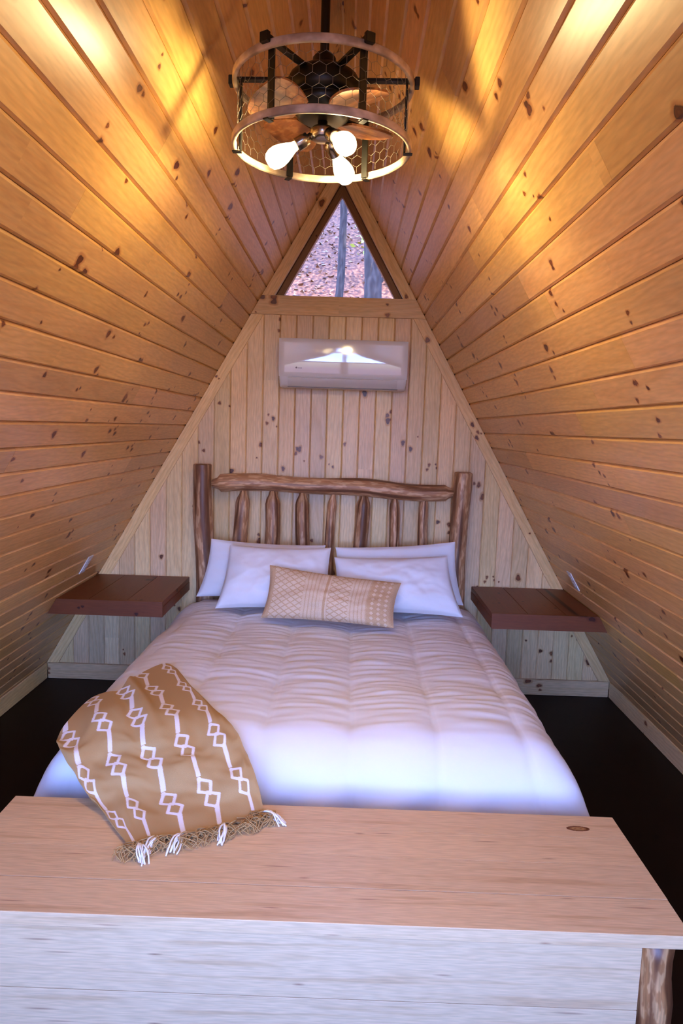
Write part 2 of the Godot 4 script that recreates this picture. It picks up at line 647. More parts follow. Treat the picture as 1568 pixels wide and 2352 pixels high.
# point on a sloping wall: side s, distance d down from the ridge, depth z, lift off the wall
func on_slope(s: float, d: float, z: float, lift := 0.0) -> Vector3:
	return Vector3(s * (d * sinl - lift * cosl), RIDGE - d * cosl - lift * sinl, z)


func build_shell() -> void:
	# floor
	var b := MB.new()
	rbox(b, Vector3(-2.2, -0.12, -0.3), Vector3(2.2, 0.0, FRONT + 0.3), 0.002, 2, 0.3125, 0.3125)
	struct("floor", b, M.floor, "dark stained wooden floor under the bed", "floor")
	var T := 0.018
	for s: float in [-1.0, 1.0]:
		var side := "left" if s < 0 else "right"
		# roof slab behind the boards
		b = MB.new()
		var len := RIDGE / cosl + 0.35
		var O := Vector3(0, RIDGE + 0.02, -0.35)
		var down := Vector3(s * sinl, -cosl, 0)
		var out := Vector3(s * cosl, sinl, 0)
		O += out * 0.011 - down * 0.0
		var prof := PackedVector2Array([Vector2(-0.12, 0), Vector2(len, 0), Vector2(len, 0.14), Vector2(-0.12, 0.14)])
		# X = down, Y = out, Z must be X x Y
		var Z := down.cross(out)
		var L := FRONT + 0.7
		if Z.z > 0:
			prism(b, prof, O, down, out, Z, [0, 0, 0, 0], [L, L, L, L], [0, 0, 0, 0])
		else:
			prism(b, prof, O + Vector3(0, 0, L), down, out, Z, [0, 0, 0, 0], [L, L, L, L], [0, 0, 0, 0])
		var wall := struct("wall_" + side, b, M.backing, "sloping %s wall and ceiling of knotty pine boards" % side, "wall")
		# boards
		var pitch := 0.0985 if s < 0 else 0.102
		var first := 0.0 if s < 0 else 0.026
		var d0 := 0.0
		var k := 0
		while d0 < (RIDGE - 0.06) / cosl:
			var d1 := first + pitch * k if (s > 0) else pitch * (k + 1)
			if d1 <= d0 + 0.001:
				k += 1
				continue
			d1 = minf(d1, (RIDGE - 0.05) / cosl)
			var cuts := [0.0]
			var z := rng.randf_range(0.7, 3.6)
			while z < FRONT - 0.6:
				cuts.append(z)
				z += rng.randf_range(2.6, 4.4)
			cuts.append(FRONT)
			for q in cuts.size() - 1:
				var mb := MB.new()
				var tn := rng.randf_range(0.90, 1.06)
				mb.tint = Color(tn, tn * rng.randf_range(0.955, 1.01), tn * rng.randf_range(0.90, 1.02))
				var row := rng.randi_range(0, 31)
				slope_board(mb, s, d0 if d0 > 0.0 else -0.012, d1, cuts[q] + 0.0004, cuts[q + 1] - 0.0004, T, row, rng.randf())
				obj("plank", mb, M.pine, wall)
			d0 = d1
			k += 1
		# upright board along the foot of the slope
		b = MB.new()
		var xb := s * 1.825
		rbox(b, Vector3(minf(xb, xb + s * 0.02), 0.0, 0.02), Vector3(maxf(xb, xb + s * 0.02), 0.105, FRONT - 0.001), 0.004, 2, 0.3125, 0.3125, rng.randf(), rng.randi_range(0, 31) / 32.0 + 0.001)
		struct("baseboard_" + side, b, M.trim, "pine baseboard along the foot of the %s wall" % side, "baseboard")
	build_back()


func slope_board(b: MB, s: float, d0: float, d1: float, z0: float, z1: float, T: float, row: int, u0: float) -> void:
	var w := d1 - d0
	var e := 0.008
	var c := 0.008
	var prof := PackedVector2Array([Vector2(0.0005, -c), Vector2(e, 0), Vector2(w - e, 0), Vector2(w - 0.0005, -c), Vector2(w - 0.0005, -T + 0.006), Vector2(0.0005, -T + 0.006)])
	var fr := (row + 0.5 + 0.47 * -1.0) / 32.0
	var sp := 0.94 / 32.0
	var pv := []
	for p in prof:
		pv.append(fr + sp * clampf(p.x / w, 0, 1))
	var down := Vector3(s * sinl, -cosl, 0)
	var inn := Vector3(-s * cosl, -sinl, 0)
	var O := on_slope(s, d0, 0.0)
	# make the profile counter-clockwise for Z = X x Y
	var Z := down.cross(inn)
	prof.reverse()
	pv.reverse()
	var zz0 := []
	var zz1 := []
	for p in prof:
		zz0.append(z0 if Z.z > 0 else -z1)
		zz1.append(z1 if Z.z > 0 else -z0)
	prism(b, prof, O, down, inn, Z, zz0, zz1, pv, u0)


func build_back() -> void:
	var T := 0.018
	# wall body with the triangular opening left out: below the sill, and a narrow band each side of the opening
	var b := MB.new()
	var half := func(y: float) -> float: return (RIDGE - y) * LEAN
	slab_xy(b, PackedVector2Array([Vector2(-2.1, -0.1), Vector2(2.1, -0.1), Vector2(half.call(2.44) + 0.15, 2.44), Vector2(-half.call(2.44) - 0.15, 2.44)]), -0.16, -T + 0.006)
	for s: float in [-1.0, 1.0]:
		slab_xy(b, PackedVector2Array([Vector2(s * half.call(2.44) + s * 0.15, 2.44), Vector2(s * half.call(2.44) - s * 0.075, 2.44), Vector2(0, 3.159), Vector2(0, RIDGE + 0.25)]), -0.16, -0.02)
	var wall := struct("wall_back", b, M.backing, "back gable wall of upright knotty pine boards", "wall")
	var x := -1.95
	var pitch := 0.1005
	x = -19.0 * pitch + 0.047
	while x < 1.9:
		var x1 := x + pitch
		var e := 0.006
		var c := 0.006
		var top0: float = minf(2.40, RIDGE - absf(x) / LEAN - 0.02)
		var top1: float = minf(2.40, RIDGE - absf(x1) / LEAN - 0.02)
		if maxf(top0, top1) > 0.12:
			top0 = maxf(top0, 0.075)
			top1 = maxf(top1, 0.075)
			var mb := MB.new()
			var tn := rng.randf_range(1.0, 1.1)
			mb.tint = Color(tn, tn * rng.randf_range(0.97, 1.01), tn * rng.randf_range(0.92, 1.03))
			var prof := PackedVector2Array([Vector2(x + 0.0005, 0.006), Vector2(x1 - 0.0005, 0.006), Vector2(x1 - 0.0005, T - c), Vector2(x1 - e, T), Vector2(x + e, T), Vector2(x + 0.0005, T - c)])
			# extrude along y: X = x axis, Y = z axis reversed so that X x Y = up
			var pr := PackedVector2Array()
			var pv := []
			var z0 := []
			var z1 := []
			var row := rng.randi_range(0, 31)
			for i in range(prof.size() - 1, -1, -1):
				var p := prof[i]
				pr.append(Vector2(p.x, -(p.y - T)))
				pv.append((row + 0.03 + 0.94 * clampf((p.x - x) / pitch, 0, 1)) / 32.0)
				z0.append(0.05)
				z1.append(lerpf(top0, top1, (p.x - x) / pitch))
			prism(mb, pr, Vector3.ZERO, Vector3(1, 0, 0), Vector3(0, 0, -1), Vector3(0, 1, 0), z0, z1, pv, rng.randf())
			obj("plank", mb, M.pale_pine, wall)
		x = x1
	# baseboard
	b = MB.new()
	rbox(b, Vector3(-1.824, 0.0, 0.0), Vector3(1.824, 0.105, 0.02), 0.004, 0, 0.3125, 0.29, 0.2, 0.001)
	struct("baseboard_back", b, M.trim, "pale pine baseboard along the back wall", "baseboard")
	# sill board
	b = MB.new()
	slab_xy(b, PackedVector2Array([Vector2(-half.call(2.358) + 0.002, 2.358), Vector2(half.call(2.358) - 0.002, 2.358), Vector2(half.call(2.47) - 0.002, 2.47), Vector2(-half.call(2.47) + 0.002, 2.47)]), -0.02, 0.022, 0.28, 3.01 / 32.0)
	struct("trim_1", b, M.trim, "wide horizontal pine board under the triangular window", "trim")
	var n := 2
	for s: float in [-1.0, 1.0]:
		var wo := 0.066 / cosl
		# casing beside the window
		b = MB.new()
		var y0 := 2.471
		var h0: float = half.call(y0)
		slab_xy(b, PackedVector2Array([Vector2(s * (h0 - 0.002), y0), Vector2(s * (h0 - wo), y0), Vector2(s * 0.0005, RIDGE - wo / LEAN), Vector2(s * 0.0005, RIDGE - 0.004)]), -0.02, 0.02, 0.3, (7.0 + s) / 32.0, Vector2(-s * sinl, cosl))
		struct("trim_%d" % n, b, M.trim, "%s slanting pine casing of the triangular window" % ("left" if s < 0 else "right"), "trim")
		n += 1
		# strip along the slope below the sill
		b = MB.new()
		y0 = 0.106
		var y1 := 2.357
		h0 = half.call(y0)
		var h1: float = half.call(y1)
		slab_xy(b, PackedVector2Array([Vector2(s * (h0 - 0.002), y0), Vector2(s * (h0 - wo), y0), Vector2(s * (h1 - wo), y1), Vector2(s * (h1 - 0.002), y1)]), 0.0005, 0.016, 0.3, (13.0 + s) / 32.0, Vector2(-s * sinl, cosl))
		struct("trim_%d" % n, b, M.trim, "long pine strip where the back wall meets the %s slope" % ("left" if s < 0 else "right"), "trim")
		n += 1
	# window: sash and pane, set back in the opening
	var win := Node3D.new()
	win.name = "window_1"
	add_child(win)
	tag(win, "small triangular window under the ridge, looking out on a wooded slope", "window", "", "structure")
	var off := 0.066 / cosl
	var tri_in := func(d: float, y: float) -> Array:     # triangle inset by d (measured sideways) standing on y
		var hw: float = half.call(y) - d
		return [Vector2(-hw, y), Vector2(hw, y), Vector2(0, RIDGE - d / LEAN)]
	var outer: Array = tri_in.call(off, 2.471)
	var inner: Array = tri_in.call(off + 0.044, 2.484)
	for i in 3:
		var j := (i + 1) % 3
		b = MB.new()
		slab_xy(b, PackedVector2Array([outer[i], outer[j], inner[j], inner[i]]), -0.10, -0.05, 0.3, 0.5, (outer[j] - outer[i]).normalized())
		obj("sash", b, M.sash, win)
	b = MB.new()
	slab_xy(b, PackedVector2Array(inner), -0.077, -0.073)
	obj("pane", b, M.glass, win)


func build_front() -> void:
	# gable wall behind the camera, glazed from slope to slope
	var b := MB.new()
	var z0 := FRONT
	var z1 := FRONT + 0.14
	var half := func(y: float) -> float: return (RIDGE - y) * LEAN
	for s: float in [-1.0, 1.0]:
		slab_xy(b, PackedVector2Array([Vector2(s * 2.1, -0.1), Vector2(s * (half.call(0.08) - 0.16), -0.1), Vector2(s * (half.call(0.08) - 0.16), 0.08), Vector2(0, RIDGE - 0.16 / LEAN), Vector2(0, RIDGE + 0.25)]), z0, z1)
	slab_xy(b, PackedVector2Array([Vector2(-1.75, -0.1), Vector2(1.75, -0.1), Vector2(half.call(SILL) - 0.1, SILL), Vector2(-half.call(SILL) + 0.1, SILL)]), z0 + 0.001, z1 - 0.001)
	struct("wall_front", b, M.trim, "front gable wall behind the viewer around the glazing", "wall")
	var win := Node3D.new()
	win.name = "window_2"
	add_child(win)
	tag(win, "tall glazed front of the cabin behind the viewer", "window", "", "structure")
	var fr := func(lo: Vector3, hi: Vector3) -> void:
		var m := MB.new()
		rbox(m, lo, hi, 0.004)
		obj("frame", m, M.trim, win)
	fr.call(Vector3(-half.call(2.12) + 0.1, 2.03, z0 - 0.01), Vector3(half.call(2.12) - 0.1, 2.12, z1 + 0.01))
	for x: float in [-0.86, 0.0, 0.86]:
		fr.call(Vector3(x - 0.05, SILL, z0 - 0.005), Vector3(x + 0.05, minf(2.03, RIDGE - (absf(x) + 0.1) / LEAN), z1))
	fr.call(Vector3(-0.025, 2.12, z0 + 0.01), Vector3(0.025, 3.02, z1))
	b = MB.new()
	slab_xy(b, PackedVector2Array([Vector2(-half.call(SILL) + 0.15, SILL), Vector2(half.call(SILL) - 0.15, SILL), Vector2(0, RIDGE - 0.15 / LEAN)]), z0 + 0.06, z0 + 0.064)
	obj("pane", b, M.glass, win)


func hill_y(x: float, z: float) -> float:
	var up := maxf(0.0, -z - 1.6)
	return -0.25 + up * 0.60 + 0.03 * x * minf(1.0, up * 0.2)


func build_outside() -> void:
	var nz := noise(101, 0.35)
	var P := PackedVector3Array()
	var T := PackedVector2Array()
	var nu := 70
	var nv := 90
	for j in nv:
		for i in nu:
			var x := lerpf(-26.0, 26.0, float(i) / (nu - 1))
			var z := lerpf(26.0, -44.0, float(j) / (nv - 1))
			P.append(Vector3(x, hill_y(x, z) + nz.get_noise_2d(x, z) * 0.25 * clampf((-z - 1.0) * 0.5, 0.0, 1.0), z))
			T.append(Vector2(x, z))
	var b := MB.new()
	b.grid(P, nu, nv, T)
	struct("ground", b, M.litter, "wooded slope covered with fallen leaves outside the small window", "ground")
	# fallen leaves on the part of the slope that the window shows
	var q := MB.new()
	q.quad(Vector3(-0.5, 0, 0.35), Vector3(0, 0.12, 0.4), Vector3(0.5, 0, 0.35), Vector3(0, -0.05, -0.5), Vector2(0, 0), Vector2(1, 0), Vector2(1, 1), Vector2(0, 1))
	q.tri(Vector3(-0.5, 0, 0.35), Vector3(0, -0.05, -0.5), Vector3(-0.25, 0.15, -0.1), Vector2(0, 0), Vector2(1, 0), Vector2(1, 1))
	var mm := MultiMesh.new()
	mm.transform_format = MultiMesh.TRANSFORM_3D
	mm.use_colors = true
	mm.mesh = q.mesh()
	mm.instance_count = 9000
	var r := RandomNumberGenerator.new()
	r.seed = 33
	var cols := [Color(0.19, 0.070, 0.028), Color(0.26, 0.095, 0.036), Color(0.36, 0.18, 0.085), Color(0.10, 0.042, 0.018), Color(0.60, 0.40, 0.25), Color(0.50, 0.34, 0.22)]
	for i in mm.instance_count:
		var z := -5.0 - 22.0 * r.randf()
		var x := r.randf_range(-3.4, 3.4) * (1.0 + (-z - 5.0) * 0.06)
		var sc := r.randf_range(0.05, 0.12)
		var bs := Basis.from_euler(Vector3(r.randf_range(0.1, 0.9), r.randf() * TAU, r.randf_range(-0.5, 0.5))).scaled(Vector3(sc, sc, sc))
		mm.set_instance_transform(i, Transform3D(bs, Vector3(x, hill_y(x, z) + nz.get_noise_2d(x, z) * 0.25 + r.randf_range(0.0, 0.06), z)))
		mm.set_instance_color(i, cols[r.randi() % cols.size()] * r.randf_range(0.6, 1.0))
	var mi := MultiMeshInstance3D.new()
	mi.name = "fallen_leaves"
	mi.multimesh = mm
	mi.material_override = M.leaf
	add_child(mi)
	tag(mi, "fallen brown and pale leaves on the slope outside", "leaves", "", "stuff")
	# trees in view through the window
	var spots := [
		[Vector2(-0.19, -7.6), 0.068, 0.02, "thin dark tree trunk in the middle of the triangular window"],
		[Vector2(0.40, -7.4), 0.145, -0.04, "thick grey leaning tree trunk at the right of the triangular window"],
		[Vector2(-1.02, -13.0), 0.10, 0.0, "thin tree trunk at the left of the triangular window"],
		[Vector2(0.20, -17.0), 0.13, 0.01, "far slim tree trunk between the two nearer trunks"],
	]
	var bn := noise(55, 0.4)
	for sp in spots:
		var x: float = sp[0].x
		var z: float = sp[0].y
		var y := hill_y(x, z) - 0.15
		var t := thing("tree", sp[3], "tree", Vector3(x, y, z), "trees on the slope outside")
		var pts := []
		var rad := []
		for k in 11:
			pts.append(Vector3(sp[2] * k * 1.0 + 0.04 * sin(k * 1.3 + x), k * 1.0, 0))
			rad.append(sp[1] * (1.15 if k == 0 else 1.0 - k * 0.05))
		var m := MB.new()
		tube(m, pts, rad, 10, 1.0, 0.5, 0.0, bn, 0.15)
		obj("trunk", m, M.bark, t)
		for k in 4:
			m = MB.new()
			var y0 := 2.2 + k * 1.5
			var sd := -1.0 if k % 2 == 0 else 1.0
			tube(m, [Vector3(sp[2] * y0, y0, 0), Vector3(sp[2] * y0 + sd * 0.10, y0 + 0.25, -0.1), Vector3(sp[2] * y0 + sd * 0.16, y0 + 0.6, -0.25)], [sp[1] * 0.3, sp[1] * 0.2, 0.01], 6)
			obj("branch", m, M.bark, t)
	# tall conifers above the cabin; their crowns hang over the slope, higher than the window shows
	var firs := [Vector2(-4.9, -6.2), Vector2(4.3, -5.2), Vector2(-5.2, -12.9), Vector2(4.2, -12.2), Vector2(-5.0, -19.6), Vector2(4.3, -19.2)]
	for f in firs.size():
		var at := Vector3(firs[f].x, hill_y(firs[f].x, firs[f].y) - 0.2, firs[f].y)
		var t := thing("conifer", "tall dark conifer %s of the cabin on the slope behind, %s" % [["left", "right"][f % 2], ["nearest to it", "second from it", "farthest up the slope"][f / 2]], "tree", at, "conifers over the slope")
		var m := MB.new()
		tube(m, [Vector3.ZERO, Vector3(0, 6, 0), Vector3(0, 13.5, 0)], [0.24, 0.2, 0.06], 10, 1.0, 0.5, 0.0, bn, 0.15)
		obj("trunk", m, M.bark, t)
		m = MB.new()
		for k in 4:
			var P2 := PackedVector3Array()
			var T2 := PackedVector2Array()
			var base := 5.2 + k * 2.1
			var rr := 3.3 - k * 0.7
			for j in 4:
				for i in 33:
					var a := TAU * i / 32.0
					var jag := 1.0 + 0.16 * sin(i * TAU * 8.0 / 32.0 + k) * (1.0 if j == 1 else 0.3)
					var rad: float = [0.15, 1.0, 0.55, 0.03][j] * rr * jag
					P2.append(Vector3(cos(a) * rad, base + [0.5, 0.0, 1.3, 2.9][j], -sin(a) * rad))
					T2.append(Vector2(i, j))
			m.grid(P2, 33, 4, T2, true)
		obj("crown", m, M.needles, t)
	# young bush with yellow-green leaves
	var bush := thing("bush", "small bush with yellow-green leaves right of the thin trunk outside", "bush", Vector3(0.62, hill_y(0.62, -9.4), -9.4))
	var m2 := MB.new()
	tube(m2, [Vector3.ZERO, Vector3(0.05, 0.5, 0), Vector3(0.0, 1.1, 0.05)], [0.02, 0.015, 0.006], 6)
	obj("stem", m2, M.bark, bush)
	m2 = MB.new()
	for i in 320:
		var c := Vector3(r.randfn(0.1, 0.26), 0.80 + r.randfn(0.0, 0.26), r.randfn(0.0, 0.2))
		var a := Basis.from_euler(Vector3(r.randf() * TAU, r.randf() * TAU, r.randf() * TAU))
		m2.quad(c + a * Vector3(-0.07, 0, 0), c + a * Vector3(0, -0.035, 0.01), c + a * Vector3(0.07, 0, 0), c + a * Vector3(0, 0.035, 0.01), Vector2(0, 0), Vector2(1, 0), Vector2(1, 1), Vector2(0, 1))
	var fo := obj("foliage", m2, M.green, bush)
	fo.set_meta("kind", "stuff")


func build_bench() -> void:
	var t := thing("storage_bench", "long pale wooden bench with log legs at the foot of the bed", "bench", Vector3(0.014, 0, 2.557))
	var top := 0.4835
	var zs := [-0.262, -0.142, -0.012, 0.128, 0.262]
	for i in 4:
		var b := MB.new()
		var tn: float = [0.97, 1.0, 0.955, 0.99][i]
		b.tint = Color(tn, tn * 0.985, tn * 0.96)
		rbox(b, Vector3(-0.95, top - 0.037, zs[i] + 0.0003), Vector3(0.95, top, zs[i + 1] - 0.0003), 0.0012 if i < 3 else 0.0025, 0, 0.52, 1.3, 0.5, [0.62, 0.12, 0.55, 0.9][i])
		obj("top_board", b, M.bench, t)
	var bn := noise(77, 0.6)
	var lg := MB.new()
	lg.tint = Color(0.82, 0.66, 0.48)
	var pts := []
	var rad := []
	for k in 9:
		pts.append(Vector3(0.004 * sin(k * 0.9), k * 0.0555, 0.003 * cos(k * 1.4)))
		rad.append(0.043 + 0.002 * sin(k * 1.7))
	tube(lg, pts, rad, 18, 1.0, 0.9, 0.35, bn, 0.07)
	var lm := lg.mesh()
	for s in [[-1, -1], [1, -1], [-1, 1], [1, 1]]:
		var o := put_mesh("leg", lm, M.log, t)
		o.position = Vector3(0.893 * s[0], 0, 0.205 * s[1])
		o.rotation.y = 1.1 * s[0] + 0.4 * s[1]
	for s: int in [-1, 1]:
		for k in 2:
			var b := MB.new()
			var y0 := 0.07 if k == 0 else 0.2495
			var y1 := 0.2485 if k == 0 else top - 0.0375
			rbox(b, Vector3(-0.848, y0, 0.205 * s + (0.0 if s > 0 else -0.022)), Vector3(0.848, y1, 0.205 * s + (0.022 if s > 0 else 0.0)), 0.0015, 0, 0.52, 1.3, 0.5, 0.55 - 0.25 * k)
			obj("front_panel" if s > 0 else "back_panel", b, M.bench, t)
		var e := MB.new()
		rbox(e, Vector3(0.885 * s - 0.011, 0.07, -0.16), Vector3(0.885 * s + 0.011, top - 0.0375, 0.16), 0.002, 2, 0.52, 1.3)
		obj("end_panel", e, M.bench, t)
	var bt := MB.new()
	rbox(bt, Vector3(-0.87, 0.05, -0.2), Vector3(0.87, 0.069, 0.2), 0.002)
	obj("bottom_board", bt, M.bench, t)


func log_part(called: String, pts: Array, rad: Array, voff: float, tone: float, parent: Node, seed_: int) -> void:
	var b := MB.new()
	b.tint = Color(tone, tone * 0.985, tone * 0.97)
	tube(b, pts, rad, 18, 1.0, 0.58, voff, noise(seed_, 0.4), 0.10)
	obj(called, b, M.log, parent)


func build_bed() -> void:
	var t := thing("log_bed", "rustic peeled log headboard and bed frame against the back wall", "bed", Vector3(0, 0, 0.12))
	for s: float in [-1.0, 1.0]:
		var pts := []
		var rad := []
		var r0 := 0.057 if s < 0 else 0.054
		for k in 16:
			var y := 1.43 * k / 15.0
			pts.append(Vector3(s * 0.792 + 0.010 * sin(y * 4.0 + s), y, 0.004 * cos(y * 5.0)))
			rad.append(r0 + 0.003 * sin(y * 9.0 + s * 2.0))
		pts.append(Vector3(pts[15].x, 1.436, pts[15].z))
		rad.append(r0 - 0.008)
		log_part("post", pts, rad, 0.03 if s < 0 else 0.13, 0.94 if s < 0 else 0.86, t, 7 + int(s))
	var pts2 := []
	var rad2 := []
	for k in 25:
		var x := lerpf(-0.69, 0.69, (k - 2) / 20.0)
		if k < 2: x = -0.742 + 0.036 * k
		if k > 22: x = 0.742 - 0.036 * (24 - k)
		pts2.append(Vector3(x, 1.318 + 0.012 * sin(x * 3.4 + 2.6) + 0.006 * sin(x * 9.0), 0.004 * sin(x * 5.0)))
		var e := mini(k, 24 - k)
		rad2.append(0.024 if e == 0 else (0.036 if e == 1 else 0.052 + 0.003 * sin(x * 7.0)))
	log_part("top_rail", pts2, rad2, 0.09, 0.95, t, 31)
	var low := []
	for p in pts2: low.append(p - Vector3(0, 0.80, 0))
	log_part("lower_rail", low, rad2, 0.2, 0.9, t, 32)
	var xs := [-0.556, -0.367, -0.172, 0.004, 0.186, 0.387, 0.575]
	var rs := [0.043, 0.045, 0.044, 0.029, 0.043, 0.031, 0.030]
	for i in 7:
		var p := []
		var r := []
		for k in 12:
			var f := k / 11.0
			var y := lerpf(0.52, 1.205, minf(1.0, k / 8.0))
			if k > 8: y = [1.232, 1.258, 1.285][k - 9]
			p.append(Vector3(xs[i] + 0.010 * sin(y * 6.0 + i * 1.7) - 0.012 * (1.0 - f), y, 0.003 * sin(y * 7.0 + i)))
			r.append(rs[i] * (1.0 if k < 9 else [0.86, 0.58, 0.42][k - 9]))
		log_part("spindle", p, r, 0.07 * i + 0.03, [0.92, 0.8, 0.72, 0.95, 0.82, 0.9, 0.88][i], t, 40 + i)
	for s: float in [-1.0, 1.0]:
		var b := MB.new()
		rbox(b, Vector3(s * 0.73 - 0.02, 0.16, 0.05), Vector3(s * 0.73 + 0.02, 0.29, 1.88), 0.006, 2)
		obj("side_rail", b, M.walnut, t)
		b = MB.new()
		rbox(b, Vector3(s * 0.70 - 0.035, 0.0, 1.80), Vector3(s * 0.70 + 0.035, 0.28, 1.87), 0.006, 1)
		obj("foot_leg", b, M.walnut, t)
	var sl := MB.new()
	rbox(sl, Vector3(-0.71, 0.24, 0.06), Vector3(0.71, 0.275, 1.87), 0.004, 0)
	obj("slat_base", sl, M.walnut, t)


func build_bedding() -> void:
	var b := MB.new()
	rbox(b, Vector3(-0.74, 0.295, 0.19), Vector3(0.74, 0.545, 2.02), 0.05, 0)
	var mt := obj("mattress", b, M.mattress)
	tag(mt, "white mattress under the comforter on the log bed", "mattress")
	# comforter: channels sewn lengthwise, small cross wrinkles, hanging over both sides and the foot
	var nu := 171
	var nv := 231
	var A := 1.14
	var wr := noise(201, 1.0, FastNoiseLite.TYPE_SIMPLEX_SMOOTH, 2)
	var P := PackedVector3Array()
	var T := PackedVector2Array()
	for j in nv:
		var bb := lerpf(0.19, 2.55, float(j) / (nv - 1))
		for i in nu:
			var a := lerpf(-A, A, float(i) / (nu - 1))
			P.append(comforter_point(a, bb, wr))
			T.append(Vector2(a, bb))
	# outside is up: d/di = +x, d/dj = +z gives x cross z = -y, so run j the other way
	var Q := PackedVector3Array()
	var U := PackedVector2Array()
	for j in range(nv - 1, -1, -1):
		for i in nu:
			Q.append(P[j * nu + i])
			U.append(T[j * nu + i])
	b = MB.new()
	sheet(b, Q, nu, nv, U, 0.016)
	var c := obj("comforter", b, M.white_cloth)
	tag(c, "puffy white quilted comforter spread over the bed", "comforter")
	# four bed pillows and the long cushion
	pillow("pillow", "white pillow at the far left, mostly behind another pillow", Vector3(-0.718, 0.996, 0.252), Vector3(-0.03, 0.978, 0.252), Vector3(-0.800, 0.645, 0.285), Vector3(-0.02, 0.645, 0.285), 0.055, M.pillow, 1)
	pillow("pillow", "white pillow at the far right, rising behind another pillow", Vector3(0.03, 0.968, 0.252), Vector3(0.745, 1.026, 0.252), Vector3(0.03, 0.645, 0.285), Vector3(0.810, 0.645, 0.28), 0.055, M.pillow, 2)
	pillow("pillow", "white front pillow leaning on the left half of the headboard", Vector3(-0.583, 0.988, 0.385), Vector3(0.006, 0.988, 0.385), Vector3(-0.636, 0.645, 0.54), Vector3(0.012, 0.645, 0.53), 0.078, M.pillow, 3)
	pillow("pillow", "white front pillow leaning on the right half of the headboard", Vector3(0.026, 0.933, 0.385), Vector3(0.683, 0.963, 0.385), Vector3(0.034, 0.645, 0.53), Vector3(0.765, 0.645, 0.555), 0.078, M.pillow, 4)
	pillow("lumbar_pillow", "long tan and cream patterned cushion in front of the white pillows", Vector3(-0.321, 0.925, 0.635), Vector3(0.400, 0.855, 0.665), Vector3(-0.352, 0.655, 0.735), Vector3(0.356, 0.655, 0.85), 0.062, M.lumbar, 5)


func comforter_point(a: float, bb: float, wr: FastNoiseLite) -> Vector3:
	var s := signf(a)
	var m := absf(a)
	var A0 := 0.755
	var R := 0.15
	var TH := 1.30
	var x := m
	var da := 0.0
	var na := 0.0        # lean of the normal sideways
	if m > A0:
		var th := minf((m - A0) / R, TH)
		x = A0 + R * sin(th)
		da = R * (1.0 - cos(th))
		na = sin(th)
		var rest := m - A0 - R * TH
		if rest > 0:
			x += rest * cos(TH) * (1.0 + 0.5 * wr.get_noise_2d(bb * 3.0, s * 5.0))
			da += rest * sin(TH)
	x += 0.012 * wr.get_noise_2d(bb * 1.6 + 9.0, s * 11.0) * clampf((m - 0.7) * 8.0, 0, 1)
	var B0 := 1.92
	var RB := 0.23
	var z := bb
	var db := 0.0
	var nb := 0.0
	if bb > B0:
		var th := minf((bb - B0) / RB, 1.36)
		z = B0 + RB * sin(th)
		db = RB * (1.0 - cos(th))
		nb = sin(th)
		var rest := bb - B0 - RB * 1.36
		if rest > 0:
			z += rest * cos(1.36)
			db += rest * sin(1.36)
	var y := 0.588 - da - db
	# sewn channels
	var f := fposmod((a - 0.13) / 0.31, 1.0)
	var tuft := 0.5 + 0.5 * cos(TAU * (bb - 0.1) / 0.36)
	var puff := pow(absf(sin(PI * f)), 0.55)
	var up := 0.026 * puff + 0.010 * (1.0 - tuft * tuft) * (1.0 - puff)
	# wrinkles across each channel
	var fade := 1.0 - smoothstep(1.75, 2.05, bb) * 0.75
	var w1 := 1.0 - 2.0 * absf(wr.get_noise_2d(a * 1.7 + floorf((a - 0.13) / 0.31) * 3.0, bb * 9.0))
	var w2 := wr.get_noise_2d(a * 4.0 + 31.0, bb * 24.0)
	up += (0.0046 * w1 + 0.0024 * w2) * fade * (0.35 + 0.65 * puff)
	up += 0.012 * wr.get_noise_2d(a * 1.3 + 70.0, bb * 1.3)
	var nrm := Vector3(na * s, maxf(0.15, 1.0 - 0.8 * maxf(na, nb)), nb).normalized()
	var p := Vector3(s * x, y, z) + nrm * up
	# folds in the hanging parts
	var hang := clampf((da + db - 0.1) * 5.0, 0.0, 1.0)
	p += Vector3(s * na, 0, nb) * hang * 0.014 * sin((bb * 1.0 + a * 1.6) * 17.0)
	p.x += s * 0.085 * clampf((bb - 1.95) / 0.35, 0.0, 1.0) * clampf((m - 0.62) / 0.3, 0.0, 1.0)
	p.y = maxf(p.y, 0.03)
	return p


